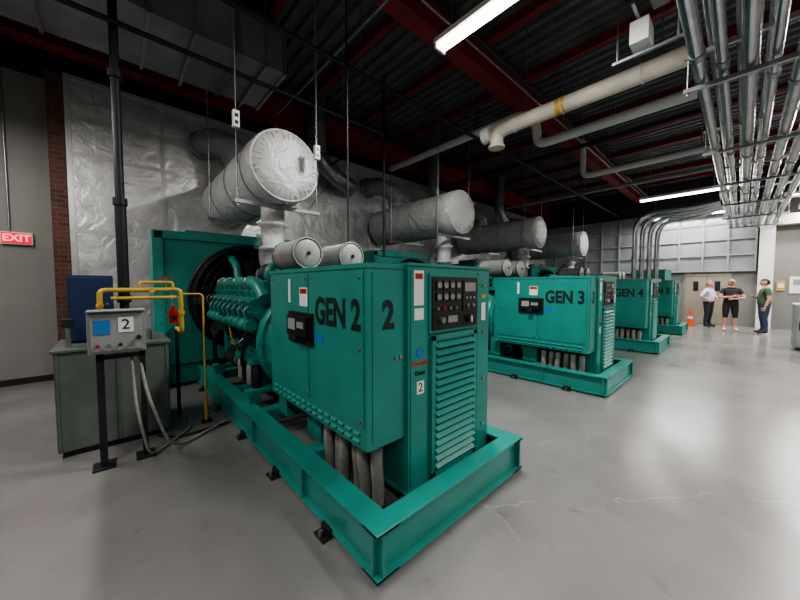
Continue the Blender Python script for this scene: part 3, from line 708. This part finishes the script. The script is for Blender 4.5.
def person(name,loc,rotz,H,shirt,pants,shoe,hair,arms,shorts=False,cap=False,stance=.10,wide=1.08):
    J=[];E=[];Rr=[];
    def a(x,y,z,r): J.append(V((x,y,z))); Rr.append(r); return len(J)-1
    pel=a(0,0,.97,.15); sp=a(0,-.01,1.13,.145); ch=a(0,.005,1.30,.155); nb=a(0,.01,1.45,.075); nt=a(0,-.005,1.56,.058)
    E+=[(pel,sp),(sp,ch),(ch,nb),(nb,nt)]; lab={(pel,sp):'belt',(sp,ch):shirt,(ch,nb):'collar',(nb,nt):'collar'}
    tips=[]
    for s in(-1,1):
        el,wr=arms[0 if s<0 else 1]
        sh=a(s*.18,.01,1.40,.073); e=a(*el,.045); m=a(*( (V((s*.18,.01,1.40))*.5+V(el)*.5) ),.058); w=a(*wr,.028)
        E+=[(ch,sh),(sh,m),(m,e),(e,w)]; lab[(ch,sh)]=shirt; lab[(sh,m)]=shirt; lab[(m,e)]=shirt if shirt=='sh_w' else 'skin'; lab[(e,w)]='skin'
        tips.append((V(el),V(wr),s))
        hp=a(s*.09,0,.90,.113); mt=a(s*.10,-.005,.70,.094); kn=a(s*(stance+.01),-.01,.50,.066); cf=a(s*(stance+.015),.015,.33,.06); an=a(s*(stance+.02),.02,.09,.045); hl=a(s*(stance+.02),.05,.045,.04); to=a(s*(stance+.05),-.15,.035,.038)
        E+=[(pel,hp),(hp,mt),(mt,kn),(kn,cf),(cf,an),(an,hl),(an,to)]
        lab[(pel,hp)]='belt'; lab[(hp,mt)]=pants; lab[(mt,kn)]=pants; low='skin' if shorts else pants; lab[(kn,cf)]=low; lab[(cf,an)]=low; lab[(an,hl)]='foot'; lab[(an,to)]='foot'
    vs,fs=skinmesh(J,E,Rr,0,2)
    bb=bmesh.new(); bv=[bb.verts.new(v) for v in vs]
    for f in fs:
        try: bb.faces.new([bv[i] for i in f])
        except ValueError: pass
    for zc in (.095,.985,1.478):
        bmesh.ops.bisect_plane(bb,geom=bb.verts[:]+bb.edges[:]+bb.faces[:],plane_co=(0,0,zc),plane_no=(0,0,1))
    bb.normal_update(); bb.verts.index_update()
    vs=[v.co.copy() for v in bb.verts]
    b=MB(); groups={}
    for F in bb.faces:
        c=F.calc_center_median(); nrm=F.normal; best=None;bd=1e9
        for e,l in lab.items():
            q=nearest(c,J[e[0]],J[e[1]]); dv=c-q; d=dv.length-.6*(Rr[e[0]]+Rr[e[1]])/2
            if dv.length>1e-6 and dv.normalized().dot(nrm)<.25: d+=.25
            if d<bd: bd=d;best=l
        m=best
        if m=='belt': m=shirt if c.z>.985 else pants
        elif m==shirt and c.z<.985 and abs(c.x)<.2: m=pants
        elif m==pants and c.z>.985: m=shirt
        if m=='collar': m='skin' if c.z>1.478 else shirt
        if m=='foot' or c.z<.095: m=shoe if c.z<.095 else low
        groups.setdefault(m,[]).append([v.index for v in F.verts])
    bb.free()
    for m,ff in groups.items():
        used={};vv=[];nf=[]
        for f in ff:
            g=[]
            for i in f:
                if i not in used: used[i]=len(vv); vv.append(vs[i])
                g.append(used[i])
            nf.append(g)
        b.add(vv,nf,m,True)
    for el,wr,s in tips:
        d=(wr-el).normalized(); side=V((0,0,1)) if abs(d.z)<.8 else V((0,-1,0)); side=(side-d*side.dot(d)).normalized()
        nrm=d.cross(side).normalized(); inward=V((-s,0,0)) if abs(d.z)>.8 else V((0,1,0))
        if nrm.dot(inward)<0: nrm=-nrm
        for k,ln in enumerate((.065,.078,.072,.055)):
            o=-side*((k-1.5)*.019)
            v2,f2=skinmesh([wr+d*.075+o,wr+d*(.08+ln*.5)+o*1.1+nrm*.008,wr+d*(.08+ln*.9)+o*1.1+nrm*.03],[(0,1),(1,2)],[.0095,.009,.0075],0,1); b.add(v2,f2,'skin',True)
        v2,f2=skinmesh([wr-d*.02,wr+d*.04,wr+d*.085],[(0,1),(1,2)],[.026,.036,.034],0,1)
        v2=[p-nrm*(p-wr).dot(nrm)*.45 for p in v2]
        b.add(v2,f2,'skin',True)
        v2,f2=skinmesh([wr+d*.03+side*.02,wr+d*.06+side*.045,wr+d*.09+side*.052+nrm*.012],[(0,1),(1,2)],[.013,.011,.009],0,1); b.add(v2,f2,'skin',True)
    bm=bmesh.new(); bmesh.ops.create_uvsphere(bm,u_segments=24,v_segments=18,radius=1)
    hc=V((0,-.015,1.635)); hv=[];
    for v in bm.verts:
        x,y,z=v.co; zz=z*.118
        w=1-.28*max(0,-z)**1.5
        X_=x*.076*w; Y_=y*.096*(1-.12*max(0,-z))
        if y<0 and z<-.3: Y_-=.008
        hv.append(hc+V((X_,Y_,zz)))
    hf=[tuple(v.index for v in f.verts) for f in bm.faces]
    b.add(hv,hf,'skin',True)
    b.add([hc+V(p) for p in((0,-.088,.015),(-.013,-.088,-.03),(.013,-.088,-.03),(0,-.118,-.026))],[(0,1,3),(0,3,2),(1,2,3)],'skin',True)
    for s in(-1,1):
        b.lathe(hc+V((s*.028,-.083,.008)),(0,-1,0),[(0,.010),(.006,.007)],'eye',10)
        b.lathe(hc+V((s*.072,.01,-.005)),(s,0,0),[(0,.018),(.008,.026),(.014,.02)],'skin',12)
        b.obox(hc+V((s*.028,-.088,.028)),(.028,.006,.005),Matrix.Identity(3),hair)
    b.obox(hc+V((0,-.088,-.056)),(.04,.01,.008),Matrix.Identity(3),'lip')
    hv2=[]
    for v in bm.verts:
        x,y,z=v.co; hv2.append(hc+V((x*.084,y*.105+.004,z*.127+.003)))
    hf2=[tuple(v.index for v in f.verts) for f in bm.faces if (f.calc_center_median().z>.48 or (f.calc_center_median().y>.15 and f.calc_center_median().z>-.45)) ]
    b.add(hv2,hf2,'capm' if cap else hair,True)
    if cap: b.obox(hc+V((0,-.135,.058)),(.13,.1,.01),Matrix.Rotation(math.radians(10),3,'X'),'capm')
    bm.free()
    o=b.build(name,loc=loc,weld=True); k=H/1.755; o.scale=(k*wide,k*wide,k); o.rotation_euler=(0,0,rotz)
    return o
crossed=[((-.27,-.11,1.13),(-.02,-.20,1.18)),((.27,-.11,1.12),(.02,-.225,1.10))]
hips=[((-.38,.06,1.17),(-.21,-.06,1.02)),((.27,-.08,1.12),(.06,-.2,1.10))]
oneup=[((-.27,-.08,1.12),(-.05,-.21,1.2)),((.26,.04,1.12),(.28,-.04,.87))]
person('man',(16.7,.84,0),math.radians(-20),1.76,'sh_w','pant','shoe','hairg',hips)
person('man',(15.85,.25,0),math.radians(-75),1.80,'sh_b','short','shoew','hair',crossed,shorts=True,cap=True)
person('man',(15.67,-.51,0),math.radians(190),1.80,'sh_o','jean','shoe','hair',oneup,wide=1.14)

# ------------------------------------------------------------------ world & camera
w=bpy.data.worlds.new('world'); scene.world=w; w.use_nodes=True
w.node_tree.nodes['Background'].inputs[0].default_value=(.5,.5,.5,1); w.node_tree.nodes['Background'].inputs[1].default_value=.05
cam=bpy.data.cameras.new('camera'); co=bpy.data.objects.new('camera',cam); scene.collection.objects.link(co); scene.camera=co
cam.sensor_width=36; cam.lens=313/800*36; cam.clip_start=.02
yaw=math.atan2(.7375,.6754)
co.location=(0,0,1.6); co.rotation_euler=(pi/2-math.radians(2.74),0,yaw-pi/2)
